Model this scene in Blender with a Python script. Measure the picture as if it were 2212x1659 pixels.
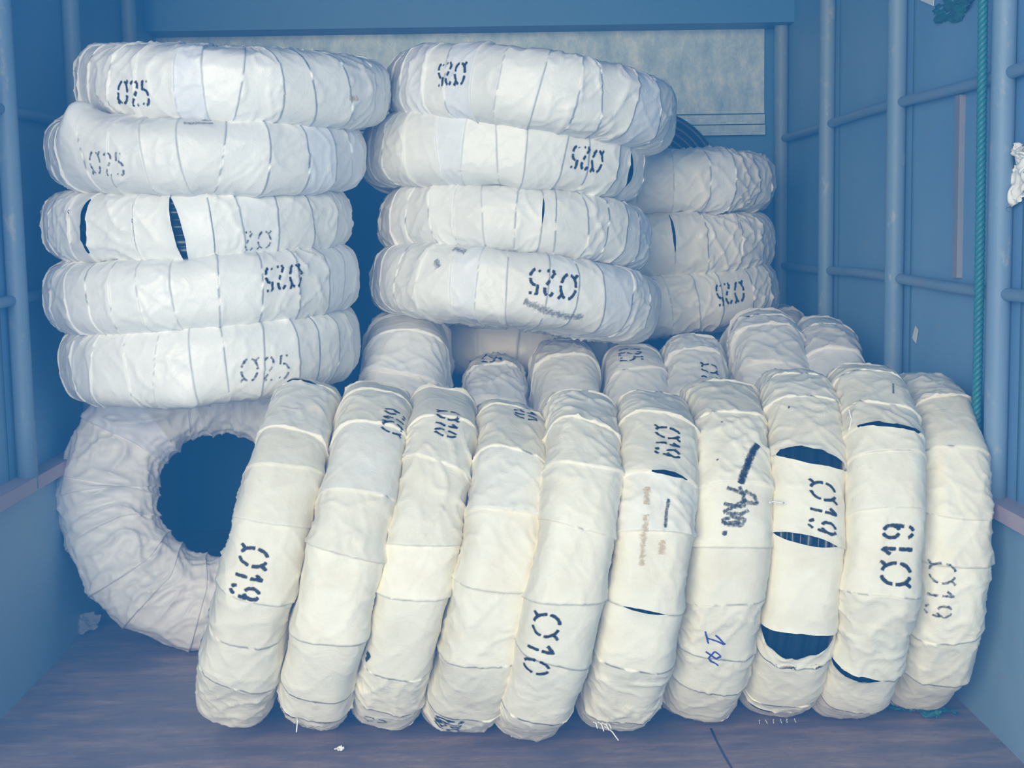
import bpy, math, random
import numpy as np
from mathutils import Matrix, Vector
PI = math.pi
C = bpy.context.scene.collection
for o in list(bpy.data.objects): bpy.data.objects.remove(o)

# ------------------------------------------------------------------ camera
W, H, F = 2212.0, 1659.0, 3000.0
ROLL = math.radians(1.0)
VPX, VPY = 1040.0, 490.0             # where the truck's long edges meet
dx, dy = VPX - W/2, H/2 - VPY
ux, uy = (dx*math.cos(ROLL) + dy*math.sin(ROLL)), (-dx*math.sin(ROLL) + dy*math.cos(ROLL))
yaw, pitch = math.atan2(-ux, F), math.atan2(uy, math.hypot(F, ux))
RC = (Matrix.Rotation(-yaw, 3, 'Z') @ Matrix.Rotation(PI/2 - pitch, 3, 'X') @ Matrix.Rotation(-ROLL, 3, 'Z'))
CAM = np.array([0, 0, 1.0])
RCn = np.array(RC)
cam = bpy.data.cameras.new('camera'); co = bpy.data.objects.new('camera', cam); C.objects.link(co)
co.matrix_world = Matrix.Translation((0, 0, 1)) @ RC.to_4x4()
cam.sensor_width = 36; cam.lens = 36*F/W; cam.clip_start = .05
bpy.context.scene.camera = co
def proj(P):
    q = (P - CAM) @ RCn
    return W/2 + F*q[..., 0]/-q[..., 2], H/2 - F*q[..., 1]/-q[..., 2], -q[..., 2]
def at(px, py, Y):
    d = RCn @ np.array([(px - W/2)/F, (H/2 - py)/F, -1.0])
    return CAM + d*(Y/d[1])

# ------------------------------------------------------------------ light and exposure
sc = bpy.context.scene
sc.view_settings.view_transform = 'Standard'; sc.view_settings.look = 'None'
sc.view_settings.gamma = 1; sc.view_settings.use_curve_mapping = False
sc.view_settings.exposure = 0.0
world = bpy.data.worlds.new('sky'); sc.world = world; world.use_nodes = True
wn = world.node_tree.nodes; wl = world.node_tree.links
wn['Background'].inputs[0].default_value = (.37, .60, 1.0, 1)
wn['Background'].inputs[1].default_value = .5
# the air is hazy: a thin bluish mist everywhere
mist = wn.new('ShaderNodeVolumeScatter'); mist.inputs['Color'].default_value = (.05, .36, 1.0, 1); mist.inputs['Density'].default_value = .135
wl.new(mist.outputs[0], wn['World Output'].inputs['Volume'])
def daylight(name, loc, aim, sx, sy, power, col):
    d = bpy.data.lights.new(name, 'AREA'); d.shape = 'RECTANGLE'; d.size = sx; d.size_y = sy; d.energy = power; d.color = col
    o = bpy.data.objects.new(name, d); C.objects.link(o); o.location = loc
    o.rotation_euler = (Vector(aim)-Vector(loc)).to_track_quat('-Z', 'Y').to_euler()
daylight('daylight', (-1.2, -1.7, 1.6), (.05, 3, .6), 2.6, 1.7, 165, (1.0, 1.11, 1.38))
daylight('open_sky', (0, -3.0, 1.3), (0, 3, .9), 9, 5, 300, (.48, .78, 1.55))

# ------------------------------------------------------------------ helpers
def link(name, me, m=None, parent=None):
    o = bpy.data.objects.new(name, me); C.objects.link(o)
    if m is not None: me.materials.append(m)
    if parent is not None: o.parent = parent
    return o
def mesh(name, V, Fc, smooth=True):
    me = bpy.data.meshes.new(name)
    V = np.asarray(V, dtype=np.float32); Fc = np.asarray(Fc, dtype=np.int32)
    me.vertices.add(len(V)); me.vertices.foreach_set('co', V.ravel())
    k = Fc.shape[1]
    me.loops.add(Fc.size); me.loops.foreach_set('vertex_index', Fc.ravel())
    me.polygons.add(len(Fc)); me.polygons.foreach_set('loop_start', np.arange(0, Fc.size, k, dtype=np.int32))
    me.polygons.foreach_set('use_smooth', np.full(len(Fc), smooth))
    me.update(calc_edges=True); me.validate()
    return me
def boxes(name, lst, bevel=.003):
    V, Fc = [], []
    for (x0, y0, z0, x1, y1, z1) in lst:
        n = len(V)
        V += [(x, y, z) for z in (z0, z1) for (x, y) in ((x0, y0), (x1, y0), (x1, y1), (x0, y1))]
        Fc += [(n, n+3, n+2, n+1), (n+4, n+5, n+6, n+7), (n, n+1, n+5, n+4), (n+1, n+2, n+6, n+5), (n+2, n+3, n+7, n+6), (n+3, n, n+4, n+7)]
    return mesh(name, V, Fc, False)
def tube(name, pts, r, seg=16, cap=True):
    pts = np.array(pts, float); n = len(pts)
    rr = np.full(n, r) if np.isscalar(r) else np.array(r)
    T = np.gradient(pts, axis=0); T /= np.linalg.norm(T, axis=1)[:, None] + 1e-12
    up = np.array([0, 0, 1.]) if abs(T[0][2]) < .9 else np.array([1., 0, 0])
    A = np.cross(T, up); A /= np.linalg.norm(A, axis=1)[:, None] + 1e-12
    B = np.cross(T, A)
    a = np.arange(seg)*2*PI/seg
    V = pts[:, None] + rr[:, None, None]*(A[:, None]*np.cos(a)[None, :, None] + B[:, None]*np.sin(a)[None, :, None])
    V = V.reshape(-1, 3)
    Fc = []
    for i in range(n-1):
        for j in range(seg):
            k = (j+1) % seg
            Fc.append((i*seg+j, i*seg+k, (i+1)*seg+k, (i+1)*seg+j))
    if cap:
        V = np.vstack([V, pts[0], pts[-1]]); c0 = n*seg
        for j in range(0, seg, 2):
            Fc.append((c0, (j+2) % seg, j+1, j)); e = (n-1)*seg
            Fc.append((c0+1, e+j, e+j+1, e+(j+2) % seg))
    return mesh(name, V, Fc)
def tag(o, label=None, cat=None, group=None, kind=None):
    if label: o['label'] = label
    if cat: o['category'] = cat
    if group: o['group'] = group
    if kind: o['kind'] = kind
    return o
def struct(name, me, m): return tag(link(name, me, m), kind='structure')

# 3D gradient noise
_rs = np.random.RandomState(7)
_perm = np.concatenate([_rs.permutation(256)]*3)
_g = _rs.normal(size=(256, 3)); _g /= np.linalg.norm(_g, axis=1)[:, None]
def noise(x, y, z):
    x, y, z = np.broadcast_arrays(x, y, z)
    xi, yi, zi = np.floor(x).astype(int), np.floor(y).astype(int), np.floor(z).astype(int)
    xf, yf, zf = x-xi, y-yi, z-zi
    f = lambda t: t*t*t*(t*(t*6-15)+10)
    u, v, w = f(xf), f(yf), f(zf)
    out = 0
    for a in (0, 1):
        for b in (0, 1):
            for c in (0, 1):
                h = _perm[_perm[_perm[(xi+a) & 255] + ((yi+b) & 255)] + ((zi+c) & 255)]
                g = _g[h]
                d = g[..., 0]*(xf-a) + g[..., 1]*(yf-b) + g[..., 2]*(zf-c)
                out = out + d*(u if a else 1-u)*(v if b else 1-v)*(w if c else 1-w)
    return out*1.6
def smooth(t): t = np.clip(t, 0, 1); return t*t*(3-2*t)

# ------------------------------------------------------------------ materials
def mat(name, col=(.8, .8, .8), rough=.6, metal=0):
    m = bpy.data.materials.new(name); m.use_nodes = True
    b = m.node_tree.nodes['Principled BSDF']
    b.inputs['Base Color'].default_value = (*col, 1); b.inputs['Roughness'].default_value = rough
    b.inputs['Metallic'].default_value = metal
    return m, m.node_tree.nodes, m.node_tree.links, b
def nd(N, t, **kw):
    n = N.new(t)
    for k, v in kw.items():
        if k in n.inputs: n.inputs[k].default_value = v
        else: setattr(n, k, v)
    return n
def ramp(N, stops):
    r = N.new('ShaderNodeValToRGB'); e = r.color_ramp.elements
    while len(e) < len(stops): e.new(.5)
    for el, (p, c) in zip(e, stops): el.position = p; el.color = (*c, 1) if len(c) == 3 else c
    return r
def coords(N, L, scale=(1, 1, 1), kind='Object'):
    tc = N.new('ShaderNodeTexCoord'); mp = N.new('ShaderNodeMapping'); mp.inputs['Scale'].default_value = scale
    L.new(tc.outputs[kind], mp.inputs[0]); return mp.outputs[0]
def mix(N, L, a, b, f, mode='MIX'):
    m = N.new('ShaderNodeMix'); m.data_type = 'RGBA'; m.blend_type = mode
    for s, i in ((f, 0), (a, 6), (b, 7)):
        if hasattr(s, 'is_linked') or hasattr(s, 'links'): L.new(s, m.inputs[i])
        else: m.inputs[i].default_value = s if i == 0 else (*s, 1)
    return m.outputs[2]

def fabric(name, base, stain, stain_amt, rough, spec=.35):
    m, N, L, b = mat(name, base, rough)
    at_ = N.new('ShaderNodeAttribute'); at_.attribute_name = 'strip'
    oc = coords(N, L)
    # each strip of the wrap is its own piece of cloth with its own tone
    r = ramp(N, [(0, tuple(c*.90 for c in base)), (.45, base), (.8, tuple(min(1, c*1.04) for c in base)), (1, (base[0]*.93, base[1]*.96, min(1, base[2]*1.06)))])
    L.new(at_.outputs['Fac'], r.inputs[0])
    n1 = nd(N, 'ShaderNodeTexNoise', Scale=9.0, Detail=5.0, Roughness=.6); L.new(oc, n1.inputs[0])
    r1 = ramp(N, [(.50, (0, 0, 0)), (.75, (1, 1, 1))]); L.new(n1.outputs[0], r1.inputs[0])
    st = N.new('ShaderNodeMath'); st.operation = 'MULTIPLY'; st.inputs[1].default_value = stain_amt; L.new(r1.outputs[0], st.inputs[0])
    c1 = mix(N, L, r.outputs[0], stain, st.outputs[0])
    n2 = nd(N, 'ShaderNodeTexNoise', Scale=34.0, Detail=6.0, Roughness=.7); L.new(oc, n2.inputs[0])
    r2 = ramp(N, [(.63, (0, 0, 0)), (.8, (1, 1, 1))]); L.new(n2.outputs[0], r2.inputs[0])
    sm = N.new('ShaderNodeMath'); sm.operation = 'MULTIPLY'; sm.inputs[1].default_value = .35*stain_amt*2; L.new(r2.outputs[0], sm.inputs[0])
    c2 = mix(N, L, c1, (.30, .25, .19), sm.outputs[0])
    L.new(c2, b.inputs['Base Color'])
    b.inputs['Specular IOR Level'].default_value = spec
    # woven tapes and fine crinkles
    wv = coords(N, L, (1, 1, 1))
    v1 = nd(N, 'ShaderNodeTexVoronoi', Scale=420.0); v1.distance = 'CHEBYCHEV'; L.new(wv, v1.inputs[0])
    n3 = nd(N, 'ShaderNodeTexNoise', Scale=26.0, Detail=7.0, Roughness=.62, Distortion=.6); L.new(oc, n3.inputs[0])
    n4 = nd(N, 'ShaderNodeTexNoise', Scale=120.0, Detail=3.0); L.new(oc, n4.inputs[0])
    b1 = nd(N, 'ShaderNodeBump', Strength=.15, Distance=.001); L.new(v1.outputs[0], b1.inputs['Height'])
    b2 = nd(N, 'ShaderNodeBump', Strength=.35, Distance=.006); L.new(n3.outputs[0], b2.inputs['Height']); L.new(b1.outputs[0], b2.inputs['Normal'])
    b3 = nd(N, 'ShaderNodeBump', Strength=.25, Distance=.002); L.new(n4.outputs[0], b3.inputs['Height']); L.new(b2.outputs[0], b3.inputs['Normal'])
    L.new(b3.outputs[0], b.inputs['Normal'])
    return m
M_cream = fabric('cream_woven_wrap', (.86, .83, .70), (.70, .58, .42), .42, .62)
M_white = fabric('white_woven_wrap', (.83, .85, .86), (.66, .62, .56), .16, .42, .5)
M_film  = fabric('thin_white_film', (.80, .82, .88), (.66, .66, .66), .10, .48, .4)

M_pipe, N, L, b = mat('black_polyethylene_pipe', (.010, .022, .034), .34)
def ink_mat(name, col, thin=.0):
    m, N, L, b = mat(name, col, .7)
    a = N.new('ShaderNodeAttribute'); a.attribute_name = 'ink'
    n = nd(N, 'ShaderNodeTexNoise', Scale=160.0, Detail=4.0, Roughness=.7); L.new(coords(N, L), n.inputs[0])
    s = N.new('ShaderNodeMath'); s.operation = 'MULTIPLY_ADD'; s.inputs[1].default_value = 1.5; L.new(n.outputs[0], s.inputs[0]); s.inputs[2].default_value = -.75-thin
    ad = N.new('ShaderNodeMath'); ad.operation = 'ADD'; L.new(a.outputs['Fac'], ad.inputs[0]); L.new(s.outputs[0], ad.inputs[1])
    r = ramp(N, [(.22, (0, 0, 0)), (.85, (1, 1, 1))]); L.new(ad.outputs[0], r.inputs[0])
    L.new(r.outputs[0], b.inputs['Alpha'])
    return m
M_ink = ink_mat('black_stencil_paint', (.010, .014, .014), .08)
M_inkfaint = ink_mat('worn_stencil_paint', (.04, .05, .05), .35)
M_pen = ink_mat('blue_pen_ink', (.03, .05, .30), -.2)
M_rust = ink_mat('yellow_rust_stain', (.62, .48, .28), .42)
M_grime = ink_mat('grey_grime', (.22, .23, .24), .40)

# ------------------------------------------------------------------ stencil lettering (unit height 1)
def arc(cx, cy, rx, ry, a0, a1, n=10):
    return [(cx+rx*math.cos(math.radians(a0+(a1-a0)*i/n)), cy+ry*math.sin(math.radians(a0+(a1-a0)*i/n))) for i in range(n+1)]
GL = {
 'O': (.86, [arc(.43, .5, .33, .46, 100, 172), arc(.43, .5, .33, .46, 180, 262), arc(.43, .5, .33, .46, 78, -2), arc(.43, .5, .33, .46, -10, -80),
             [(.67, .82), (.82, 1.02)], [(.04, -.02), (.19, .18)]]),
 '1': (.34, [[(.02, .70), (.2, .97), (.2, .54)], [(.2, .48), (.2, .02)]]),
 '9': (.52, [arc(.26, .72, .19, .25, 80, -80), arc(.26, .72, .19, .25, 100, 260), [(.45, .62), (.45, .5), (.42, .3)], arc(.26, .27, .17, .26, -20, -85), arc(.26, .27, .17, .25, 260, 195)]),
 '2': (.52, [arc(.25, .73, .19, .23, 165, 95), arc(.25, .73, .19, .23, 80, -20), [(.40, .58), (.27, .36)], [(.23, .30), (.07, .05)], [(.07, .03), (.24, .03)], [(.30, .03), (.46, .03)]]),
 '5': (.52, [[(.44, .95), (.28, .95)], [(.22, .95), (.10, .95), (.09, .58)], arc(.22, .33, .22, .30, 105, 10), arc(.22, .33, .22, .30, -2, -85), [(.14, .05), (.04, .12)]]),
 '6': (.52, [arc(.26, .28, .19, .25, 100, 260), arc(.26, .28, .19, .25, 80, -80), [(.07, .38), (.08, .55), (.12, .75)], arc(.28, .73, .18, .24, 140, 50)]),
 '0': (.55, [arc(.27, .5, .21, .46, 100, 172), arc(.27, .5, .21, .46, 184, 262), arc(.27, .5, .21, .46, 80, 6), arc(.27, .5, .21, .46, -6, -80)]),
}

# ------------------------------------------------------------------ wrapped coil
class Coil:
    def __init__(s, ctr, basis, Rout, t, Rin=None, n=2.6, seed=0, strip=(.07, .10), fold=1.0, m=None, du=.0042, dv=.0052,
                 label='', cat='pipe coil', group=None, slits=(), bumps=(), step=.0032, poly=.5, inner=2.2, skew=.012, crumple=0.0):
        s.R = random.Random(seed); s.seed = seed
        s.ctr = np.array(ctr, float); s.B = np.array(basis, float)     # columns: local X, Y, Z in world
        s.Rout, s.t, s.Rin = Rout, t, Rin or Rout*.40
        s.Rm, s.a, s.b = (s.Rout+s.Rin)/2, (s.Rout-s.Rin)/2, t/2
        s.fold, s.step, s.polyf, s.inner, s.crumple = fold, step, poly, inner, crumple
        ph = np.linspace(-PI, PI, 4001)
        X = s.a*np.sign(np.cos(ph))*np.abs(np.cos(ph))**(2/n); Z = s.b*np.sign(np.sin(ph))*np.abs(np.sin(ph))**(2/n)
        d = np.concatenate([[0], np.cumsum(np.hypot(np.diff(X), np.diff(Z)))])
        s.Lv = d[-1]; s.tv = d - d[-1]/2; s.tX, s.tZ = X, Z
        s.slits = []; s.bumps = []
        s.group, s.label, s.cat, s.m = group, label, cat, m
        s.du, s.dv, s.strip, s.skewamp = du, dv, strip, skew
        s.slit_px, s.bump_px = slits, bumps
        s.seams = None
        s.find_grid()
        for (px, py, halflen, width, slant, asym) in slits:
            u, v = s.find(px, py); s.slits.append((u, v, halflen, width, slant, asym))
        for (px, py, amp, sg) in bumps:
            u, v = s.find(px, py); s.bumps.append((u, v, amp, sg))
        s.make_seams()
    def sec(s, v):
        v = (v + s.Lv/2) % s.Lv - s.Lv/2
        return np.interp(v, s.tv, s.tX), np.interp(v, s.tv, s.tZ)
    def base(s, u, v):
        x, z = s.sec(v)
        r = s.Rm + x
        return np.stack([r*np.cos(u), r*np.sin(u), z], -1)
    def basen(s, u, v):
        e = .004
        x1, z1 = s.sec(v-e); x2, z2 = s.sec(v+e)
        tx, tz = x2-x1, z2-z1; l = np.hypot(tx, tz)+1e-9
        nx, nz = tz/l, -tx/l
        return np.stack([nx*np.cos(u), nx*np.sin(u), nz], -1)
    def world(s, P): return s.ctr + P @ s.B.T
    def find_grid(s):
        u = np.linspace(-PI, PI, 1400, endpoint=False); v = np.linspace(-s.Lv/2, s.Lv/2, 260, endpoint=False)
        U, V = np.meshgrid(u, v, indexing='ij')
        P = s.world(s.base(U, V)); Nn = s.basen(U, V) @ s.B.T
        x, y, z = proj(P)
        ok = np.sum((P - CAM)*Nn, -1) < 0
        s.g = (U[ok], V[ok], x[ok], y[ok], z[ok])
    def find(s, px, py):
        U, V, x, y, z = s.g
        d = np.hypot(x-px, y-py)
        i = np.argmin(d + (z - z.min())*6)
        return U[i], V[i]
    def make_seams(s):
        us = []; u = -PI + .01
        while u < PI - .5*s.strip[0]/s.Rout:
            us.append(u); u += s.R.uniform(*s.strip)/s.Rout
        for sl in s.slits:
            us = [q for q in us if abs(q - sl[0]) > .030/s.Rout]
            us.append(sl[0])
        s.seams = np.array(sorted(us))
        n = len(s.seams)
        s.sk = np.array([max(-1.2, min(1.2, s.R.gauss(0, .8)))*s.skewamp for _ in range(n)]); s.cv = np.array([s.R.gauss(0, .6)*s.skewamp for _ in range(n)])
        s.st = np.array([s.R.uniform(.25, 1.3) for _ in range(n)])
        s.sz = np.array([s.R.gauss(0, .0022) for _ in range(n)])
        for k, q in enumerate(s.seams):
            for sl in s.slits:
                if abs(q - sl[0]) < 1e-9: s.sk[k] = sl[4]; s.cv[k] = 0
        s.strand = np.array([s.R.random() for _ in range(n)]); s.foff = np.array([s.R.uniform(0, 90) for _ in range(n)])
        s.famp = np.array([s.R.uniform(.4, 1.5) for _ in range(n)])
    def surf(s, U, V, side=None, idx=None):
        """displaced point; idx = strip number of each sample (defaults from U)"""
        U = np.asarray(U, float); V = np.asarray(V, float)
        if idx is None: idx = np.clip(np.searchsorted(s.seams, U, 'right')-1, 0, len(s.seams)-1)
        k2 = (idx+1) % len(s.seams)
        u0 = s.seams[idx]; u1 = np.where(idx+1 < len(s.seams), s.seams[k2], s.seams[0]+2*PI)
        fr = np.clip((U-u0)/(u1-u0), 0, 1)
        vn = V/(s.t*.5)
        vc = np.clip(vn, -2.2, 2.2)
        sk = s.sk[idx]*(1-fr) + s.sk[k2]*fr; cv = s.cv[idx]*(1-fr) + s.cv[k2]*fr
        back = smooth((np.abs(V) - s.Lv*.32)/(s.Lv*.16))
        off = (sk*vc + cv*vc*vc*.6)*(1-back)
        lift = 0
        for (su, sv, hl, w, sl, asym) in s.slits:
            q = np.clip(1-((V-sv)/hl)**2, 0, 1)
            pr = q**.8*(1 + .14*noise(V*40+s.seed, su*9, .3)+.05*noise(V*130, su*9, 4.3))
            k = int(np.argmin(np.abs(s.seams-su)))
            d = (U-su)*s.Rout
            km1 = (k-1) % len(s.seams)
            right = (idx == k); left = (idx == km1)
            dec = np.exp(-np.abs(d)/.05)
            off = off + pr*dec*(np.where(right, w*(.5+.5*asym), 0) - np.where(left, w*(.5-.5*asym), 0))
            lift = lift + pr*np.exp(-np.abs(d)/.012)*.004*(right | left)
        th = U + off/s.Rout
        P = s.base(th, V); Nn = s.basen(th, V)
        x, z = s.sec(V); cph, sph = x/s.a, z/s.b
        inn = smooth((-cph)*.8+.35)
        # taut cloth over the bundle: flat chords between the seams
        ang = (u1-u0)
        poly = -s.Rout*(1-np.cos((fr-.5)*ang))*0 + s.Rout*(np.cos(ang/2)/np.cos((fr-.5)*ang)-np.cos(ang/2))*-1.0*s.polyf*0
        chord = -np.sin(fr*PI)*s.Rout*(1-np.cos(ang/2))*s.polyf
        size = s.sz[idx]*(1-fr)+s.sz[k2]*fr
        f0 = s.foff[idx]
        Us = U*s.Rout
        # folds running across the tube
        n1 = noise(Us*26+f0, cph*.9+f0*.3, sph*.9)
        n2 = noise(Us*70+f0, cph*1.7, sph*1.7+f0)
        ridge = (1-np.abs(noise(Us*15+f0*1.7+sph*.9, cph*1.1+f0, sph*1.1)))**9
        ridge2 = (1-np.abs(noise(Us*24-sph*1.6+f0, cph*1.5, sph*1.5-f0)))**12
        cr = (1-np.abs(noise(Us*11+f0, cph*2.6+f0, sph*2.6)))**6
        cr2 = (1-np.abs(noise(Us*30+f0, cph*5+3, sph*5)))**5
        lo = noise(np.cos(U)*3.2+s.seed*3.1, np.sin(U)*3.2, V*9)
        h = lo*.005 + size + chord
        h = h + s.fold*s.famp[idx]*(.0012*n1 + .0005*n2 + .0042*ridge + .0036*ridge2)
        h = h + inn*s.inner*(.0050*cr + .0016*cr2)
        # every strip lies over the next one: a small step at its edge
        h = h + s.step*(s.st[k2])*fr**3 + s.step*.5*fr
        pk = np.exp(-(1-fr)*ang*s.Rout/.008)
        h = h + pk*.0022*np.clip(noise(V*38+f0, f0, 1.5), -.2, 1)*s.fold
        h = h + lift
        if s.crumple:
            q = P*np.array([1, 1, 1.])
            w1 = noise(q[..., 0]*5, q[..., 1]*5, q[..., 2]*5)
            f1 = (1-np.abs(noise(q[..., 0]*13+w1, q[..., 1]*13+w1, q[..., 2]*13)))**5
            f2 = (1-np.abs(noise(q[..., 0]*29+w1*2+7, q[..., 1]*29, q[..., 2]*29)))**4
            wgt = .30+.70*smooth(1.2-np.abs(cph-.0)*1.2)*smooth(.9-cph)
            h = h + s.crumple*wgt*(f1 + .6*f2 - .5) 
        for (bu, bv, amp, sg) in s.bumps:
            h = h + amp*np.exp(-(((U-bu)*s.Rout)**2 + (V-bv)**2)/(sg*sg))
        return P + Nn*h[..., None], Nn, idx
    def build(s):
        root = bpy.data.objects.new('wrapped_pipe_coil', None); C.objects.link(root)
        Mx = Matrix([[*s.B[0], s.ctr[0]], [*s.B[1], s.ctr[1]], [*s.B[2], s.ctr[2]], [0, 0, 0, 1]])
        root.matrix_world = Mx; root.empty_display_size = .1
        tag(root, s.label, s.cat, s.group)
        nv = int(s.Lv/s.dv); vs = np.linspace(-s.Lv/2, s.Lv/2, nv, endpoint=False)
        cols, ids = [], []
        n = len(s.seams); blocks = []
        for k in range(n):
            u0 = s.seams[k]; u1 = s.seams[k+1] if k+1 < n else s.seams[0]+2*PI
            m_ = max(3, int((u1-u0)*s.Rout/s.du))
            cols.append(u0 + (u1-u0)*np.linspace(0, 1, m_+1)); ids.append(np.full(m_+1, k)); blocks.append(m_+1)
        uu = np.concatenate(cols); ii = np.concatenate(ids)
        U, V = np.meshgrid(uu, vs, indexing='ij'); I = np.repeat(ii[:, None], nv, 1)
        P, Nn, _ = s.surf(U, V, idx=I)
        nc = len(uu)
        a = np.arange(nc); nxt = (a+1) % nc
        brk = np.zeros(nc, bool)            # last column of a strip: joined to the next strip, or left open at a slit
        e = np.cumsum(blocks)-1; brk[e] = True
        j = np.arange(nv); jn = (j+1) % nv
        A, J = np.meshgrid(a, j, indexing='ij'); NX = nxt[A]; JN = jn[J]
        quads = np.stack([A*nv+J, NX*nv+J, NX*nv+JN, A*nv+JN], -1)
        keep = np.ones((nc, nv), bool)
        gap = np.linalg.norm(P - P[nxt], axis=-1)
        for (su, sv, hl, w, sl, asym) in s.slits:
            k = int(np.argmin(np.abs(s.seams-su))); c = e[(k-1) % n]
            vmask = (np.abs(vs-sv) < hl)
            keep[c] &= ~vmask
        Fc = quads[keep]
        me = mesh('wrapping', P.reshape(-1, 3), Fc)
        at_ = me.attributes.new('strip', 'FLOAT', 'POINT')
        at_.data.foreach_set('value', np.repeat(s.strand[ii], nv).astype(np.float32))
        w = link('wrapping', me, s.m, root)
        if s.slits: s.pipe(root)
        s.root = root; return s
    def pipe(s, root):
        """the black hose wound inside, seen through the tears"""
        nu, nv = 220, 260
        u = np.linspace(0, 2*PI, nu, endpoint=False); v = np.linspace(-s.Lv/2, s.Lv/2, nv, endpoint=False)
        U, V = np.meshgrid(u, v, indexing='ij')
        w = .034
        k = round(s.Lv/w)
        h = -.010 + .013*(np.abs(np.cos(V/s.Lv*PI*k)) - 1)+.002*noise(np.cos(U)*4, np.sin(U)*4, np.floor(V/s.Lv*k)*3.3)
        P = s.base(U, V) + s.basen(U, V)*h[..., None]
        a = np.arange(nu); j = np.arange(nv); A, J = np.meshgrid(a, j, indexing='ij')
        q = np.stack([A*nv+J, (A+1) % nu*nv+J, (A+1) % nu*nv+(J+1) % nv, A*nv+(J+1) % nv], -1).reshape(-1, 4)
        o = link('pipe_winding', mesh('pipe_winding', P.reshape(-1, 3), q), M_pipe, root)
        o['label'] = 'black hose wound inside, showing through the torn wrap'
    def stroke(s, lines, width, m, name, u0, v0, ex, ey, soft=.45, off=.0016, label=None):
        """lines: polylines in metres in a text frame; ex, ey: text axes in (u*R, v)"""
        V, Fc, A = [], [], []
        for ln in lines:
            ln = np.array(ln, float)
            wd = width
            sg = np.linalg.norm(np.diff(ln, axis=0), axis=1); T = np.concatenate([[0], np.cumsum(sg)])
            n = max(3, int(T[-1]/.0022)+1); tt = np.linspace(0, T[-1], n)
            p = np.stack([np.interp(tt, T, ln[:, 0]), np.interp(tt, T, ln[:, 1])], -1)
            tg = np.gradient(p, axis=0); tg /= np.linalg.norm(tg, axis=1)[:, None]+1e-9
            nr = np.stack([-tg[:, 1], tg[:, 0]], -1)
            ks = np.array([-.5-soft, -.38, 0, .38, .5+soft]); ka = np.array([0, .86, 1, .86, 0])
            q = p[:, None] + nr[:, None]*(ks*wd)[None, :, None]
            al = np.repeat(ka[None], n, 0).copy(); al[0] *= .3; al[-1] *= .3
            
            uu = u0 + (q[..., 0]*ex[0] + q[..., 1]*ey[0])/s.Rout; vv = v0 + q[..., 0]*ex[1] + q[..., 1]*ey[1]
            # where the tear moved the cloth the paint moved with it
            P, Nn, _ = s.surf(uu, vv)
            P = P + Nn*off
            b0 = len(V); V += list(P.reshape(-1, 3)); A += list(al.ravel())
            for i in range(n-1):
                for j in range(4): Fc.append((b0+i*5+j, b0+(i+1)*5+j, b0+(i+1)*5+j+1, b0+i*5+j+1))
        me = mesh(name, V, Fc)
        at_ = me.attributes.new('ink', 'FLOAT', 'POINT'); at_.data.foreach_set('value', np.array(A, np.float32))
        o = link(name, me, m, s.root)
        if label: o['label'] = label
        return o
    def axes(s, px, py, u0, v0, deg):
        """text axes so that on the photograph the text runs at deg (0 = right, 90 = down)"""
        return None
    def text(s, txt, px, py, hgt, run, m=None, wr=.098, gap=.13, wscale=1.0, slant=0.0, part=None):
        """run: '+u', '-u' = reading direction along the ring; glyph up is +v for +u on flat coils, see flip"""
        u0, v0 = s.find(px, py)
        sg = 1 if run[0] == '+' else -1
        fl = s.flip
        ex = (sg*math.cos(slant), sg*math.sin(slant)*fl); ey = (-sg*math.sin(slant), sg*fl*math.cos(slant))
        wtot = sum(GL[c][0] for c in txt) + gap*(len(txt)-1)
        x = -wtot/2; lines = []
        for c in txt:
            for ln in GL[c][1]:
                lines.append([((x+a)*hgt*wscale, (b_-.5)*hgt) for a, b_ in ln])
            x += GL[c][0]+gap
        if part: lines = lines[part[0]:part[1]]
        s.stroke(lines, wr*hgt, m or M_ink, 'stencil_marking', u0, v0, ex, ey, label='black stencilled size marking')
    flip = 1
    def marks(s, pxlines, width, m, name='ink_mark', label=None, soft=.45):
        """free marks given as polylines on the wrap"""
        for ln in pxlines:
            pts = [s.find(*p) for p in ln]
            u0, v0 = pts[0]
            s.stroke([[((u-u0)*s.Rout, v-v0) for u, v in pts]], width, m, name, u0, v0, (1, 0), (0, 1), soft=soft, label=label)

def rot(ax, d): return np.array(Matrix.Rotation(math.radians(d), 3, ax))
FLAT = np.array([[0, 1, 0], [-1, 0, 0], [0, 0, 1]], float)      # axis up, seam parameter 0 at the front
WHEEL = np.array([[0, 0, 1], [-1, 0, 0], [0, -1, 0]], float)    # standing, axis across the truck
FACE = np.array([[1, 0, 0], [0, 0, -1], [0, 1, 0]], float)      # standing, axis towards the opening

coils = []
def flat(cx, cy, Y, R, t, roll, tilt, spin=0, **kw):
    B = rot('X', -tilt) @ rot('Y', roll) @ FLAT
    c = Coil(at(cx, cy, Y), B, R, t, **kw); c.build(); coils.append(c); return c
def wheel(bx, by, tx, ty, Y, R, t, yawd, **kw):
    """bx,by / tx,ty: foot and crown as seen; the coil stands at depth Y"""
    bot = at(bx, by, Y); top = at(tx, ty, Y)
    lean = math.degrees(math.atan2(top[0]-bot[0], top[2]-bot[2]))
    bot[2] = -.002 + .5*t*abs(math.sin(math.radians(lean)))*.75
    ctr = (bot+top)/2
    B = rot('Z', yawd) @ rot('Y', lean) @ WHEEL
    c = Coil(ctr, B, R or np.linalg.norm(top-bot)/2, t, **kw); c.build(); coils.append(c); return c

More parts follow.
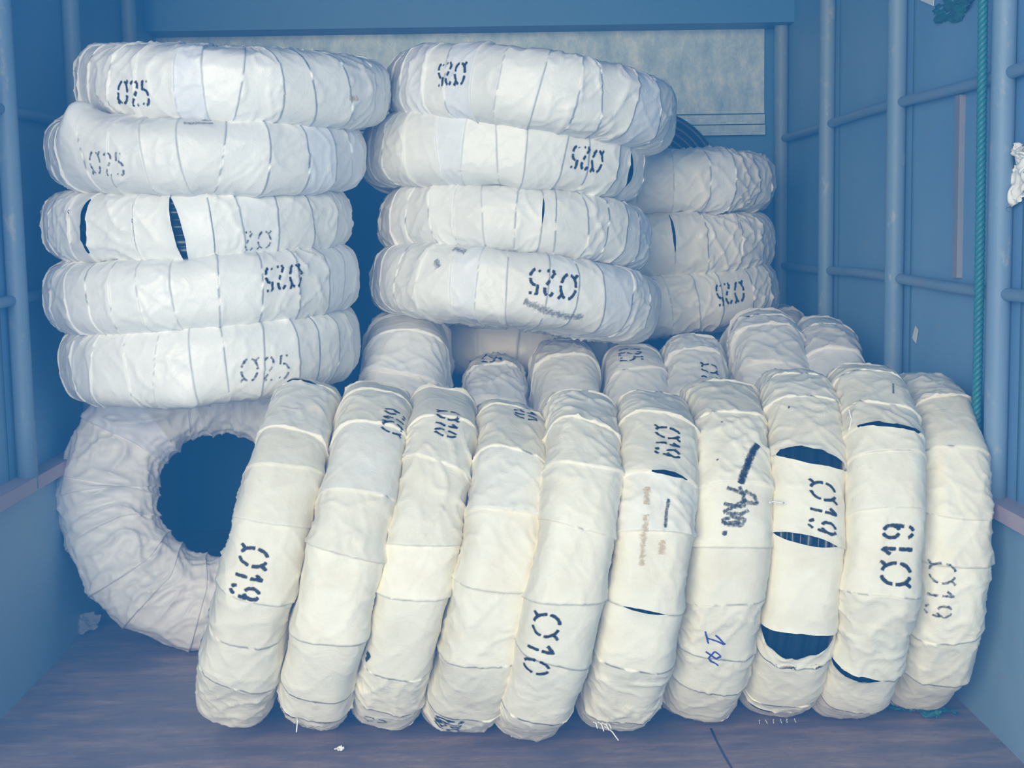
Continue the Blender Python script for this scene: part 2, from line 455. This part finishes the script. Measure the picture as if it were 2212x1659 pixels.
# =================================================================== THE TRUCK BODY
XL, XR, YB, YF, ZC = -1.04, 1.0, 4.62, 2.3, 2.02
def paint(name, c0, c1, rough=.55, rust=.12, sc_=(1, 1, 1), rc=(.36, .24, .22)):
    m, N, L, b = mat(name, c0, rough)
    oc = coords(N, L, sc_)
    n = nd(N, 'ShaderNodeTexNoise', Scale=2.6, Detail=6.0, Roughness=.6); L.new(oc, n.inputs[0])
    r = ramp(N, [(.3, c0), (.7, c1)]); L.new(n.outputs[0], r.inputs[0])
    n2 = nd(N, 'ShaderNodeTexNoise', Scale=22.0, Detail=8.0, Roughness=.75); L.new(oc, n2.inputs[0])
    r2 = ramp(N, [(.56, (0, 0, 0)), (.68, (rust, rust, rust))]); L.new(n2.outputs[0], r2.inputs[0])
    c = mix(N, L, r.outputs[0], rc, r2.outputs[0])
    L.new(c, b.inputs['Base Color'])
    bp = nd(N, 'ShaderNodeBump', Strength=.25, Distance=.004); L.new(n2.outputs[0], bp.inputs['Height']); L.new(bp.outputs[0], b.inputs['Normal'])
    return m
M_wall = paint('blue_grey_painted_steel', (.13, .30, .56), (.19, .36, .60), .5, .22)
M_wall2 = paint('worn_lower_plate', (.20, .36, .52), (.28, .42, .56), .5, .3)
M_post = paint('scuffed_tube_paint', (.13, .25, .42), (.21, .31, .43), .55, .7, (1, 1, .5), (.46, .47, .44))
M_ledge = paint('reddish_primer_rail', (.40, .32, .38), (.46, .37, .40), .6, .5)
M_head = paint('dark_blue_front_beam', (.035, .18, .46), (.05, .21, .50), .5, .05)
M_rail = paint('blue_painted_rail', (.13, .26, .44), (.22, .32, .45), .5, .5)
M_batten = paint('weathered_wooden_batten', (.20, .24, .30), (.30, .29, .32), .7, .5)
M_joint, *_ = mat('dark_sheet_joint', (.05, .12, .2), .7)
M_galv, N, L, b = mat('galvanised_sheet', (.4, .5, .6), .5, .2)
v = nd(N, 'ShaderNodeTexVoronoi', Scale=26.0); oc = coords(N, L, (1, 1, .6)); 
n = nd(N, 'ShaderNodeTexNoise', Scale=15.0, Detail=9.0, Roughness=.78); L.new(oc, n.inputs[0]); 
r = ramp(N, [(.35, (.24, .40, .58)), (.52, (.44, .60, .78)), (.68, (.74, .84, .94))]); L.new(n.outputs[0], r.inputs[0]); L.new(r.outputs[0], b.inputs['Base Color'])
M_floor, N, L, b = mat('worn_brown_floor', (.2, .15, .13), .45)
oc = coords(N, L, (1, 3.2, 1))
n = nd(N, 'ShaderNodeTexNoise', Scale=5.0, Detail=10.0, Roughness=.76); L.new(oc, n.inputs[0])
r = ramp(N, [(.30, (.14, .13, .16)), (.48, (.23, .18, .18)), (.58, (.34, .25, .22)), (.72, (.52, .40, .33))]); L.new(n.outputs[0], r.inputs[0])
n2 = nd(N, 'ShaderNodeTexNoise', Scale=60.0, Detail=5.0, Roughness=.8); L.new(coords(N, L), n2.inputs[0])
r2 = ramp(N, [(.66, (0, 0, 0)), (.74, (.5, .5, .5))]); L.new(n2.outputs[0], r2.inputs[0])
L.new(mix(N, L, r.outputs[0], (.45, .30, .20), r2.outputs[0]), b.inputs['Base Color'])
bp = nd(N, 'ShaderNodeBump', Strength=.4, Distance=.006); L.new(n.outputs[0], bp.inputs['Height']); L.new(bp.outputs[0], b.inputs['Normal'])

struct('floor', boxes('floor', [(XL, YF, -.05, XR, YB, 0)]), M_floor)
struct('wall_left', boxes('wall_left', [(XL-.04, YF, -.05, XL, YB, ZC)]), M_wall)
struct('wall_right', boxes('wall_right', [(XR, YF, -.05, XR+.04, YB, ZC)]), M_wall)
struct('wall_back', boxes('wall_back', [(XL-.04, YB, -.05, XR+.04, YB+.04, ZC)]), M_head)
struct('ceiling', boxes('ceiling', [(XL-.04, YF, ZC, XR+.04, YB+.04, ZC+.04)]), M_head)
struct('trim_1', boxes('trim_1', [(XL, YB-.16, 1.625, XR, YB, ZC)]), M_head)                 # header beam across the front
struct('trim_2', boxes('trim_2', [(XL, YB-.012, 1.355, .935, YB, 1.64)]), M_galv)            # galvanised sheet under it
struct('trim_3', boxes('trim_3', [(XL, YB-.03, 1.284, .935, YB, 1.316), (XL, YB-.022, 1.320, .935, YB, 1.350)]), M_galv)
k = 4
for (x, sgn, ys) in ((XR, -1, (2.61, 3.28, 3.94, 4.54)), (XL, 1, (3.06, 3.58, 4.17))):
    for y in ys:                                                                            # upright tubes
        struct(f'trim_{k}', tube('post', [(x+sgn*.024, y, z) for z in np.linspace(.44, ZC, 12)], .022), M_post); k += 1
    for z in (.86, 1.27):                                                                   # rails
        struct(f'trim_{k}', tube('rail', [(x+sgn*.016, y, z+(.004*math.sin(y*4))) for y in np.linspace(YF, YB, 20)], .012), M_rail); k += 1
    struct(f'trim_{k}', boxes('ledge', [(min(x, x+sgn*.045), YF, .437, max(x, x+sgn*.045), YB, .467)]), M_ledge); k += 1
    struct(f'trim_{k}', boxes('lower_plate', [(min(x, x+sgn*.02), YF, 0, max(x, x+sgn*.02), YB, .437)]), M_wall2); k += 1
    # flat stiffeners and sheet joints
    for y in (ys[:3] if sgn < 0 else ys[:1]):
        struct(f'trim_{k}', boxes('sheet_joint', [(min(x, x+sgn*.003), y-.062, .47, max(x, x+sgn*.003), y-.055, ZC)]), M_joint); k += 1
    for yy in ((2.88,) if sgn < 0 else ()):
        struct(f'trim_{k}', boxes('stiffener', [(min(x, x+sgn*.012), yy, .877, max(x, x+sgn*.012), yy+.030, 1.253)]), M_batten); k += 1

# =================================================================== STACKS OF LYING COILS
G1, G2, G3 = 'white coils in the left stack', 'white coils in the middle stack', 'white coils in the right stack'
KS = dict(step=.0013, n=3.1, strip=(.060, .098), fold=.75, m=M_white)
Ls = 'left stack'
c = flat(510, 188, 3.24, .350, .157, 3.5, -5, seed=1, group=G1, label='white wrapped pipe coil topmost of the left stack, under the header beam', **KS)
c.text('O25', 288, 200, .050, '+u', wscale=.8, slant=.02)
c = flat(450, 333, 3.22, .355, .160, 1.8, -4, seed=2, group=G1, label='white wrapped coil second from top of left stack, with peaked loose flap', bumps=[(190, 262, .036, .035), (150, 300, .02, .05)], **KS)
c.text('O25', 230, 352, .048, '+u', wscale=.85, m=M_inkfaint, slant=-.02)
c = flat(432, 480, 3.24, .346, .156, -.5, -2.2, seed=3, group=G1, label='white wrapped coil third from top of left stack, with two dark tears',
         slits=[(382, 503, .078, .020, -.014, .2), (182, 490, .062, .015, .003, 0)], **KS)
c.text('O2', 556, 522, .046, '-u', m=M_inkfaint)
c = flat(442, 618, 3.22, .352, .157, -2.8, -1.5, seed=4, group=G1, label='white wrapped coil fourth from top of left stack, fully printed upside down', **KS)
c.text('O25', 612, 600, .050, '-u', wscale=.9, slant=.03)
c = flat(459, 758, 3.22, .343, .172, -3, -1, seed=5, group=G1, label='white wrapped coil lowest of the left stack, bulging at its underside', bumps=[(400, 858, .014, .03)], **KS)
c.text('O25', 572, 796, .052, '+u', wscale=1.0, m=M_inkfaint, slant=-.03)

c = flat(1148, 226, 3.44, .350, .176, 8, 2, seed=11, group=G2, label='white wrapped coil topmost of the middle stack, tipping down to the right', **KS)
c.text('O25', 976, 160, .052, '-u', wscale=.7, m=M_ink, slant=.06)
c = flat(1088, 352, 3.5, .354, .172, 5, 3, seed=12, group=G2, label='white wrapped coil second from top of middle stack, with dark tear at right', slits=[(1362, 368, .045, .024, 0, .0)], **KS)
c.text('O25', 1270, 345, .054, '-u', wscale=.75, slant=-.06)
c = flat(1112, 500, 3.5, .338, .160, 6, 6, seed=13, group=G2, label='white wrapped coil third from top of middle stack, without printed number', slits=[(1173, 455, .035, .005, 0, 0)], **KS)
c = flat(1113, 636, 3.48, .360, .172, 8, 5.5, seed=14, group=G2, label='white wrapped coil lowest of middle stack, resting on standing coils', **KS)
c.text('O25', 1195, 614, .060, '-u', slant=-.03, wscale=.9)

KR = dict(step=.0016, n=3.1, strip=(.075, .125), fold=1.1, m=M_white)
c = flat(1400, 404, 4.1, .366, .168, -1, 1, seed=21, group=G3, label='white wrapped coil topmost of the right stack, below black bare coil', **KR)
c = flat(1392, 532, 4.1, .372, .172, -1, 1, seed=22, group=G3, label='white wrapped coil in the middle of the right stack, with thin dark tear', slits=[(1456, 505, .055, .009, -.004, 0)], **KR)
c = flat(1402, 655, 4.1, .376, .182, -6, 2, seed=23, group=G3, label='white wrapped coil lowest of the right stack, with crumpled right end', **KR)
c.text('O25', 1580, 633, .060, '-u', wscale=.8, slant=.02)
c = flat(1110, 735, 4.0, .36, .165, 2, 2, seed=24, group=None, label='white wrapped coil lying in shade beneath the middle stack', n=2.7, strip=(.1, .15), m=M_white, du=.008, dv=.008)

# =================================================================== STANDING COILS, BACK ROW
G4 = 'standing white coils of the back row'
KB = dict(n=3.0, strip=(.10, .16), fold=1.1, m=M_white, du=.0055, dv=.006)
def back(x, ty, w, R, seed, label, yawd=0, lean=0, Y=3.5, **kw):
    top = at(x, ty, Y); R = top[2]/2 - .003; ctr = top - np.array([0, 0, R])
    B = rot('Z', yawd) @ rot('Y', lean) @ WHEEL
    kk = dict(KB); kk.update(kw)
    c = Coil(ctr, B, R, w*(Y-.15)/F, seed=seed, group=G4, label=label, **kk); c.build(); coils.append(c); return c
c = back(872, 670, 182, .40, 31, 'broad white standing coil right beside the left stack', 0, 2)
c = back(1070, 768, 138, .36, 32, 'small white standing coil with number on crown, in the gap under middle stack', -2, 0)
c.text('25', 1062, 778, .050, '+u')
c = back(1216, 736, 148, .36, 33, 'plain white standing coil behind the front row, under middle stack centre', 0, 0)
c = back(1366, 740, 146, .36, 34, 'white standing coil printed with a number on its crown, beneath stack corner', -1, 0)
c.text('125', 1362, 762, .058, '+u')
c = back(1494, 724, 138, .365, 35, 'white standing coil right of the middle stack, with half hidden number', -4, 0)
c.text('O2', 1535, 800, .045, '+u')
c = back(1652, 672, 160, .40, 36, 'tall white standing coil below the right stack, with small dark openings', -4, -1, Y=3.52, slits=[(1600, 695, .02, .004, 0, 0)])
c = back(1786, 682, 134, .40, 37, 'white standing coil of the back row nearest the right wall', -6, -2, Y=3.5)
c = back(1694, 662, 72, .38, 38, 'faint white standing coil behind the two tall ones at right', -3, 0, Y=4.2, du=.01, dv=.01)
c = back(1560, 722, 120, .36, 39, 'faint white standing coil in shade under the right stack', -3, 0, Y=4.2, du=.01, dv=.01)

# =================================================================== RING LEANING AT THE LEFT
ctr = at(473, 1066, 3.34)
B = rot('Z', 4) @ rot('X', -14) @ FACE
c = Coil(ctr, B, .380, .19, Rin=.150, n=2.3, strip=(.10, .17), fold=.35, m=M_film, seed=41, inner=.35, step=.0035, crumple=.017, poly=.9,
         label='white wrapped coil standing face on, its open hole showing, under left stack', group=None); c.build(); coils.append(c)

# =================================================================== FRONT ROW
G5 = 'cream standing coils of the front row'
KF = dict(n=3.4, strip=(.085, .17), fold=.75, m=M_cream, step=.0015, skew=.010)
spec = [  # foot x, foot y, crown x, crown y, yaw, thickness, label, slits
 (508, 1568, 676, 822, 2.5, .146, 'cream standing coil leftmost of the front row, beside the open ring', [(650, 826, .03, .012, 0, 0)]),
 (670, 1574, 826, 834, 2.8, .146, 'cream standing coil second from the left, number near its crown', [(622, 1535, .02, .008, .004, 0)]),
 (818, 1574, 970, 838, 2.8, .140, 'cream standing coil with faded number on the top and black speck low down', []),
 (972, 1578, 1114, 864, 4.0, .144, 'cream standing coil with numbers at both crown and foot', []),
 (1118, 1588, 1268, 846, 2.0, .146, 'cream standing coil with smudged spray number near its foot', []),
 (1304, 1574, 1420, 846, -.8, .150, 'cream standing coil with rust streaks and two thin dark tears', [(1442, 1026, .034, .0075, .0, 0), (1392, 1320, .040, .006, .003, 0)]),
 (1480, 1556, 1566, 818, -1.6, .152, 'cream standing coil with black smeared paint and pen figures', []),
 (1652, 1552, 1722, 792, -4.3, .152, 'cream standing coil torn open in several wide dark gaps', [(1757, 988, .072, .032, .012, 0), (1738, 1168, .062, .019, .010, 0), (1720, 1376, .078, .056, .0, .6), (1640, 1528, .055, .015, .010, 0)]),
 (1800, 1542, 1872, 784, -4.0, .152, 'cream standing coil with frayed tear near its top, second from the right', [(1915, 924, .055, .010, .004, 0), (1832, 1462, .068, .019, .012, 0)]),
 (1950, 1516, 2008, 802, -4.0, .136, 'cream standing coil at the right end of the front row, by the wall', [(1910, 1497, .02, .014, 0, 0)]),
]
front = []
for i, (bx, by, tx, ty, yw, t, lab, sl) in enumerate(spec):
    fy = 3000.0/(by-490.0)
    Y = (2.78, 2.75, 2.76, 2.725, 2.68, 2.705, 2.765, 2.78, 2.76, 2.81)[i]
    c = wheel(bx, by-16, tx, ty+4, Y, None, t, yw, seed=50+i, group=G5, label=lab, slits=sl, **KF); front.append(c)
f = front
f[0].text('O19', 540, 1237, .054, '+u', wscale=.92)
f[1].text('O19', 851, 912, .046, '-u', wscale=.85)
f[2].text('O10', 965, 915, .046, '+u', wscale=.85)
f[2].text('0', 812, 1556, .05, '+u', m=M_inkfaint)
f[3].text('10', 1137, 893, .050, '+u', wscale=.8)
f[3].text('O19', 970, 1560, .052, '-u', wscale=.6)
f[4].text('O10', 1170, 1392, .052, '+u', wscale=1.3)
f[5].text('O19', 1442, 955, .048, '+u', wscale=.85)
f[7].text('O19', 1778, 1090, .052, '+u', wscale=1.08)
f[8].text('O19', 1938, 1201, .058, '-u', wscale=1.0)
f[9].text('O19', 2033, 1272, .050, '+u', m=M_inkfaint, wscale=1.1)

# =================================================================== SMALL MARKS ON THE WRAPS
def mk(c, lines, w, m, name='ink_mark', label=None): c.marks(lines, w, m, name, label, 1.3 if name in ('rust_streak', 'grime_smear') else .45)
mk(f[6], [[(1638, 962), (1628, 972), (1616, 1000), (1606, 1030), (1600, 1048)]], .011, M_ink, 'smeared_paint', 'black smeared paint')
mk(f[6], [[(1568, 1052), (1590, 1062), (1612, 1072)], [(1596, 1050), (1606, 1080)], [(1608, 1062), (1628, 1076), (1634, 1092), (1614, 1090), (1602, 1076)],
          [(1560, 1086), (1590, 1096), (1612, 1094)], [(1560, 1106), (1588, 1094), (1612, 1082)], [(1566, 1108), (1600, 1112), (1618, 1104)],
          [(1556, 1122), (1580, 1116), (1608, 1124), (1602, 1136), (1572, 1132), (1556, 1124)], [(1562, 1130), (1600, 1130)], [(1564, 1142), (1566, 1158)], [(1558, 1150), (1572, 1150)]],
   .0075, M_inkfaint, 'smeared_paint', 'black smeared paint')
mk(f[6], [[(1524, 1362), (1530, 1392)], [(1526, 1378), (1566, 1394)], [(1544, 1372), (1566, 1394)], [(1524, 1410), (1548, 1424), (1556, 1416), (1544, 1410), (1530, 1424), (1536, 1432), (1552, 1438)]],
   .0022, M_pen, 'pen_figures', 'figures written in blue pen')
mk(f[6], [[(1558, 911), (1560, 914)], [(1550, 990), (1552, 994)]], .004, M_ink)
mk(f[5], [[(1444, 1074), (1440, 1110), (1436, 1142)]], .006, M_inkfaint)
mk(f[5], [[(1396, 1108), (1392, 1160), (1387, 1225)], [(1396, 1090), (1398, 1050)], [(1430, 1165), (1428, 1200)]], .009, M_rust, 'rust_streak', 'yellow rust streak')
mk(f[2], [[(790, 1402), (794, 1412), (790, 1422)]], .009, M_ink)
mk(f[7], [[(1702, 883), (1708, 882)]], .005, M_ink)
mk(f[8], [[(1928, 830), (1930, 850)]], .004, M_inkfaint)
mk(front[0], [[(636, 1340), (652, 1348)]], .003, M_rust, 'rust_streak', 'reddish speck')
mk(coils[8], [[(1130, 650), (1180, 672), (1225, 684), (1262, 684)], [(980, 540), (1010, 548)], [(940, 560), (950, 580)]], .012, M_grime, 'grime_smear', 'dark grime smear')
mk(coils[0], [[(748, 210), (770, 213)]], .010, M_rust, 'rust_streak', 'rusty speck')
mk(coils[1], [[(400, 268), (455, 262)]], .009, M_grime, 'grime_smear', 'dark grime smear')

# loose threads of the torn woven cloth
M_thread, *_ = mat('white_plastic_thread', (.85, .85, .82), .4)
def thread(c, pts, Y, r=.0009):
    P = np.array([at(x, y, Y) for x, y in pts]); t = np.linspace(0, 1, len(P)); tt = np.linspace(0, 1, 14)
    P = np.stack([np.interp(tt, t, P[:, i]) for i in range(3)], -1); P[:, 1] += .004*np.sin(tt*5)
    o = link('loose_thread', tube('loose_thread', (P - c.ctr) @ c.B, r, 6), M_thread, c.root); return o
rng = random.Random(5)
def yat(c, x, y):
    u, v = c.find(x, y); return float(c.world(c.surf(u, v)[0])[1])
for (x0, y0, x1, y1) in ((1292, 1560, 1304, 1578), (1300, 1562, 1316, 1576), (1310, 1564, 1320, 1572), (1306, 1570, 1336, 1598), (1282, 1560, 1290, 1572)):
    thread(f[5], [(x0, y0), ((x0+x1)/2+2, (y0+y1)/2-2), (x1, y1)], yat(f[5], 1305, 1555)-.012, .0012)
thread(f[1], [(641, 1548), (642, 1562), (641, 1580)], yat(f[1], 641, 1552)-.01, .0014)
for i in range(9):
    x = 1858+i*11+rng.uniform(-3, 3); thread(f[8], [(x, 921+i*.9), (x+rng.uniform(-6, 6), 926+i), (x+rng.uniform(-8, 8), 934+i*1.2)], yat(f[8], min(x, 1950), 918)-.006, .0007)
thread(f[8], [(1834, 884), (1840, 905), (1832, 930)], yat(f[8], 1846, 905)-.008, .0013)
thread(f[6], [(1662, 1086), (1674, 1084), (1692, 1086)], yat(f[6], 1650, 1086)-.016, .0018)
for i in range(6):
    x = 1640+i*15+rng.uniform(-2, 2); thread(f[7], [(x, 1556-i*.6), (x+rng.uniform(-3, 3), 1562-i*.6)], yat(f[7], 1660, 1535)-.004, .0007)

# =================================================================== THE BARE BLACK COIL, ROPE AND SCRAPS
ctr = at(1390, 405, 4.52)
root = bpy.data.objects.new('bare_pipe_coil', None); C.objects.link(root); root.location = ctr
tag(root, 'bare black pipe coil wedged upright behind the middle and right stacks', 'pipe coil')
for k_ in range(5):
    rr = .235 - .021*k_
    ang = np.linspace(0, 2*PI, 97)
    pts = np.stack([rr*np.cos(ang), -.03+.012*((k_ % 2)) + .0*ang, rr*np.sin(ang)], -1)
    pts2 = pts.copy(); pts2[:, 1] += .024
    me = tube('turn', pts, .0125, 10, cap=False); link('pipe_turn', me, M_pipe, root)
    me = tube('turn', pts2, .0125, 10, cap=False); link('pipe_turn', me, M_pipe, root)

M_rope, N, L, b = mat('teal_plastic_rope', (.03, .20, .24), .5)
z = np.linspace(1.98, .50, 420); X0, Y0 = .953, 2.66
V, Fc = [], []
for s3 in range(3):
    a = z*2*PI/.034 + s3*2*PI/3
    pts = np.stack([X0 + .004*np.sin(z*2.2) + .0048*np.cos(a), Y0 + .0048*np.sin(a), z], -1)
    me = tube('s', pts, .0054, 8); n0 = len(V)
    V += [tuple(v.co) for v in me.vertices]; Fc += [tuple(n0+q for q in p.vertices) for p in me.polygons]
rope = link('rope', mesh('rope', V, Fc), M_rope)
tag(rope, 'twisted teal rope hanging down beside the nearest right-hand post', 'rope')
hk = link('hook', tube('hook', [(XR, Y0, 1.985), (.97, Y0, 1.985), (.955, Y0, 1.98), (.948, Y0, 1.97)], .004, 8), M_post, rope)

def crumple(name, ctr, wd, ht, ex, ey, amp, seed, m, outline=None, freq=3.0, thick=.0006):
    nx, ny = 36, 36
    gx, gy = np.meshgrid(np.linspace(-.5, .5, nx), np.linspace(-.5, .5, ny), indexing='ij')
    ex, ey = np.array(ex, float), np.array(ey, float); nz = np.cross(ex, ey); nz /= np.linalg.norm(nz)
    r = 1 + .35*noise(gx*3+seed, gy*3, seed*.7)
    hgt = amp*(noise(gx*freq+seed, gy*freq, .5) + .6*(1-np.abs(noise(gx*freq*2+seed, gy*freq*2, 2.5)))**3)
    P = np.array(ctr) + (gx*r*wd)[..., None]*ex + (gy*r*ht)[..., None]*ey + hgt[..., None]*nz
    ii = np.arange(nx*ny).reshape(nx, ny)
    q = np.stack([ii[:-1, :-1], ii[1:, :-1], ii[1:, 1:], ii[:-1, 1:]], -1).reshape(-1, 4)
    if outline is not None:
        cx, cy = gx[:-1, :-1].ravel(), gy[:-1, :-1].ravel()
        q = q[outline(cx, cy)]
    o = link(name, mesh(name, P.reshape(-1, 3), q), m)
    md = o.modifiers.new('solid', 'SOLIDIFY'); md.thickness = thick
    return o
M_scrap, *_ = mat('white_plastic_scrap', (.90, .90, .90), .35)
M_clear, N, L, b = mat('clear_plastic_film', (.70, .76, .86), .15); b.inputs['Transmission Weight'].default_value = .75; b.inputs['IOR'].default_value = 1.12
M_label, *_ = mat('pale_paper', (.78, .80, .78), .7)
M_net, *_ = mat('green_netting', (.02, .12, .12), .6)
egg = lambda k: (lambda x, y: (x*x*4 + y*y*4) < k + .4*np.sin(9*x+3)*np.sin(8*y))
c1 = at(2196, 385, 2.585); o = crumple('plastic_scrap', (.985, 2.56, c1[2]), .085, .11, (0, 1, 0), (0, 0, 1), .014, 3.1, M_scrap, egg(.85))
tag(o, 'torn white plastic scrap caught on the right wall, the lower and larger', 'plastic scrap', 'white scraps on the right wall')
c1 = at(2200, 328, 2.585); o = crumple('plastic_scrap', (.985, 2.56, c1[2]), .06, .028, (0, 1, .1), (0, 0, 1), .008, 8.1, M_scrap, egg(.9))
tag(o, 'small white plastic scrap caught on the right wall above the larger', 'plastic scrap', 'white scraps on the right wall')
c1 = at(2165, 430, 2.62); o = crumple('film_scrap', (.982, 2.60, c1[2]), .06, .05, (0, 1, 0), (0, 0, 1), .008, 4.4, M_clear, egg(.9))
tag(o, 'shred of clear film hanging under the white scraps', 'film')
def sheet(name, P, thick, m):
    P = [np.array(p) for p in P]; n = np.cross(P[1]-P[0], P[2]-P[0]); n /= np.linalg.norm(n)
    k0 = len(P); V = P + [p + n*thick for p in P]
    me = bpy.data.meshes.new(name); me.from_pydata([tuple(v) for v in V], [], [tuple(range(k0))[::-1], tuple(range(k0, 2*k0))] + [(i, (i+1) % k0, k0+(i+1) % k0, k0+i) for i in range(k0)])
    return link(name, me, m)
def onwall(px, py, X): 
    d = at(px, py, 1.0)-CAM; return CAM + d*(X/d[0])
o = sheet('paper_scrap', [onwall(*p, XR-.003) for p in ((1977, 704), (1983, 712), (1978, 741), (1970, 730))], .001, M_label)
tag(o, 'small pale paper scrap stuck alone on the right wall', 'paper')
o = sheet('paper_label', [onwall(*p, XR-.004) for p in ((1982, -12), (2018, -12), (2016, 13), (1988, 1))], .001, M_scrap)
tag(o, 'white label on the right wall at the upper edge of the view', 'label')
c1 = onwall(2055, 12, XR-.01); o = crumple('netting', (c1[0], c1[1], c1[2]), .24, .07, (0, 1, 0), (0, 0, 1), .014, 2.2, M_net, egg(.9), 5)
tag(o, 'green netting bunched up high on the right wall near the rope', 'netting')
c1 = at(186, 1372, 3.40); o = crumple('film_scrap', (c1[0]+.0, c1[1], .035), .08, .06, (1, .2, 0), (0, .5, .8), .014, 6.4, M_clear, egg(.9))
tag(o, 'crumpled clear film scrap on the floor beside the left ring', 'film')
c1 = at(1985, 1568, 2.70); o = crumple('netting', (c1[0], c1[1], .014), .12, .07, (1, -.5, 0), (.3, 1, 0), .012, 9.3, M_net, egg(.8), 5)
tag(o, 'green netting scrap on floor below the rightmost front coil', 'netting')
pl = at(735, 1655, 2.585); o = crumple('plastic_chip', (pl[0], pl[1], .006), .018, .012, (1, 0, 0), (0, 1, .3), .004, 1.4, M_scrap, egg(.8))
tag(o, 'tiny white chip on the floor at the lower edge of the view', 'chip')
M_crack, *_ = mat('dark_floor_joint', (.05, .045, .05), .8)
o = link('trim_90', tube('joint', [(at(x, y, 2.7)[0], 0, 0) if False else tuple(CAM + (at(x, y, 1.0)-CAM)*(-1.0/(at(x, y, 1.0)-CAM)[2])) for x, y in ((1536, 1575), (1550, 1605), (1566, 1635), (1582, 1662), (1600, 1700))], .0022, 8), M_crack)
tag(o, kind='structure')
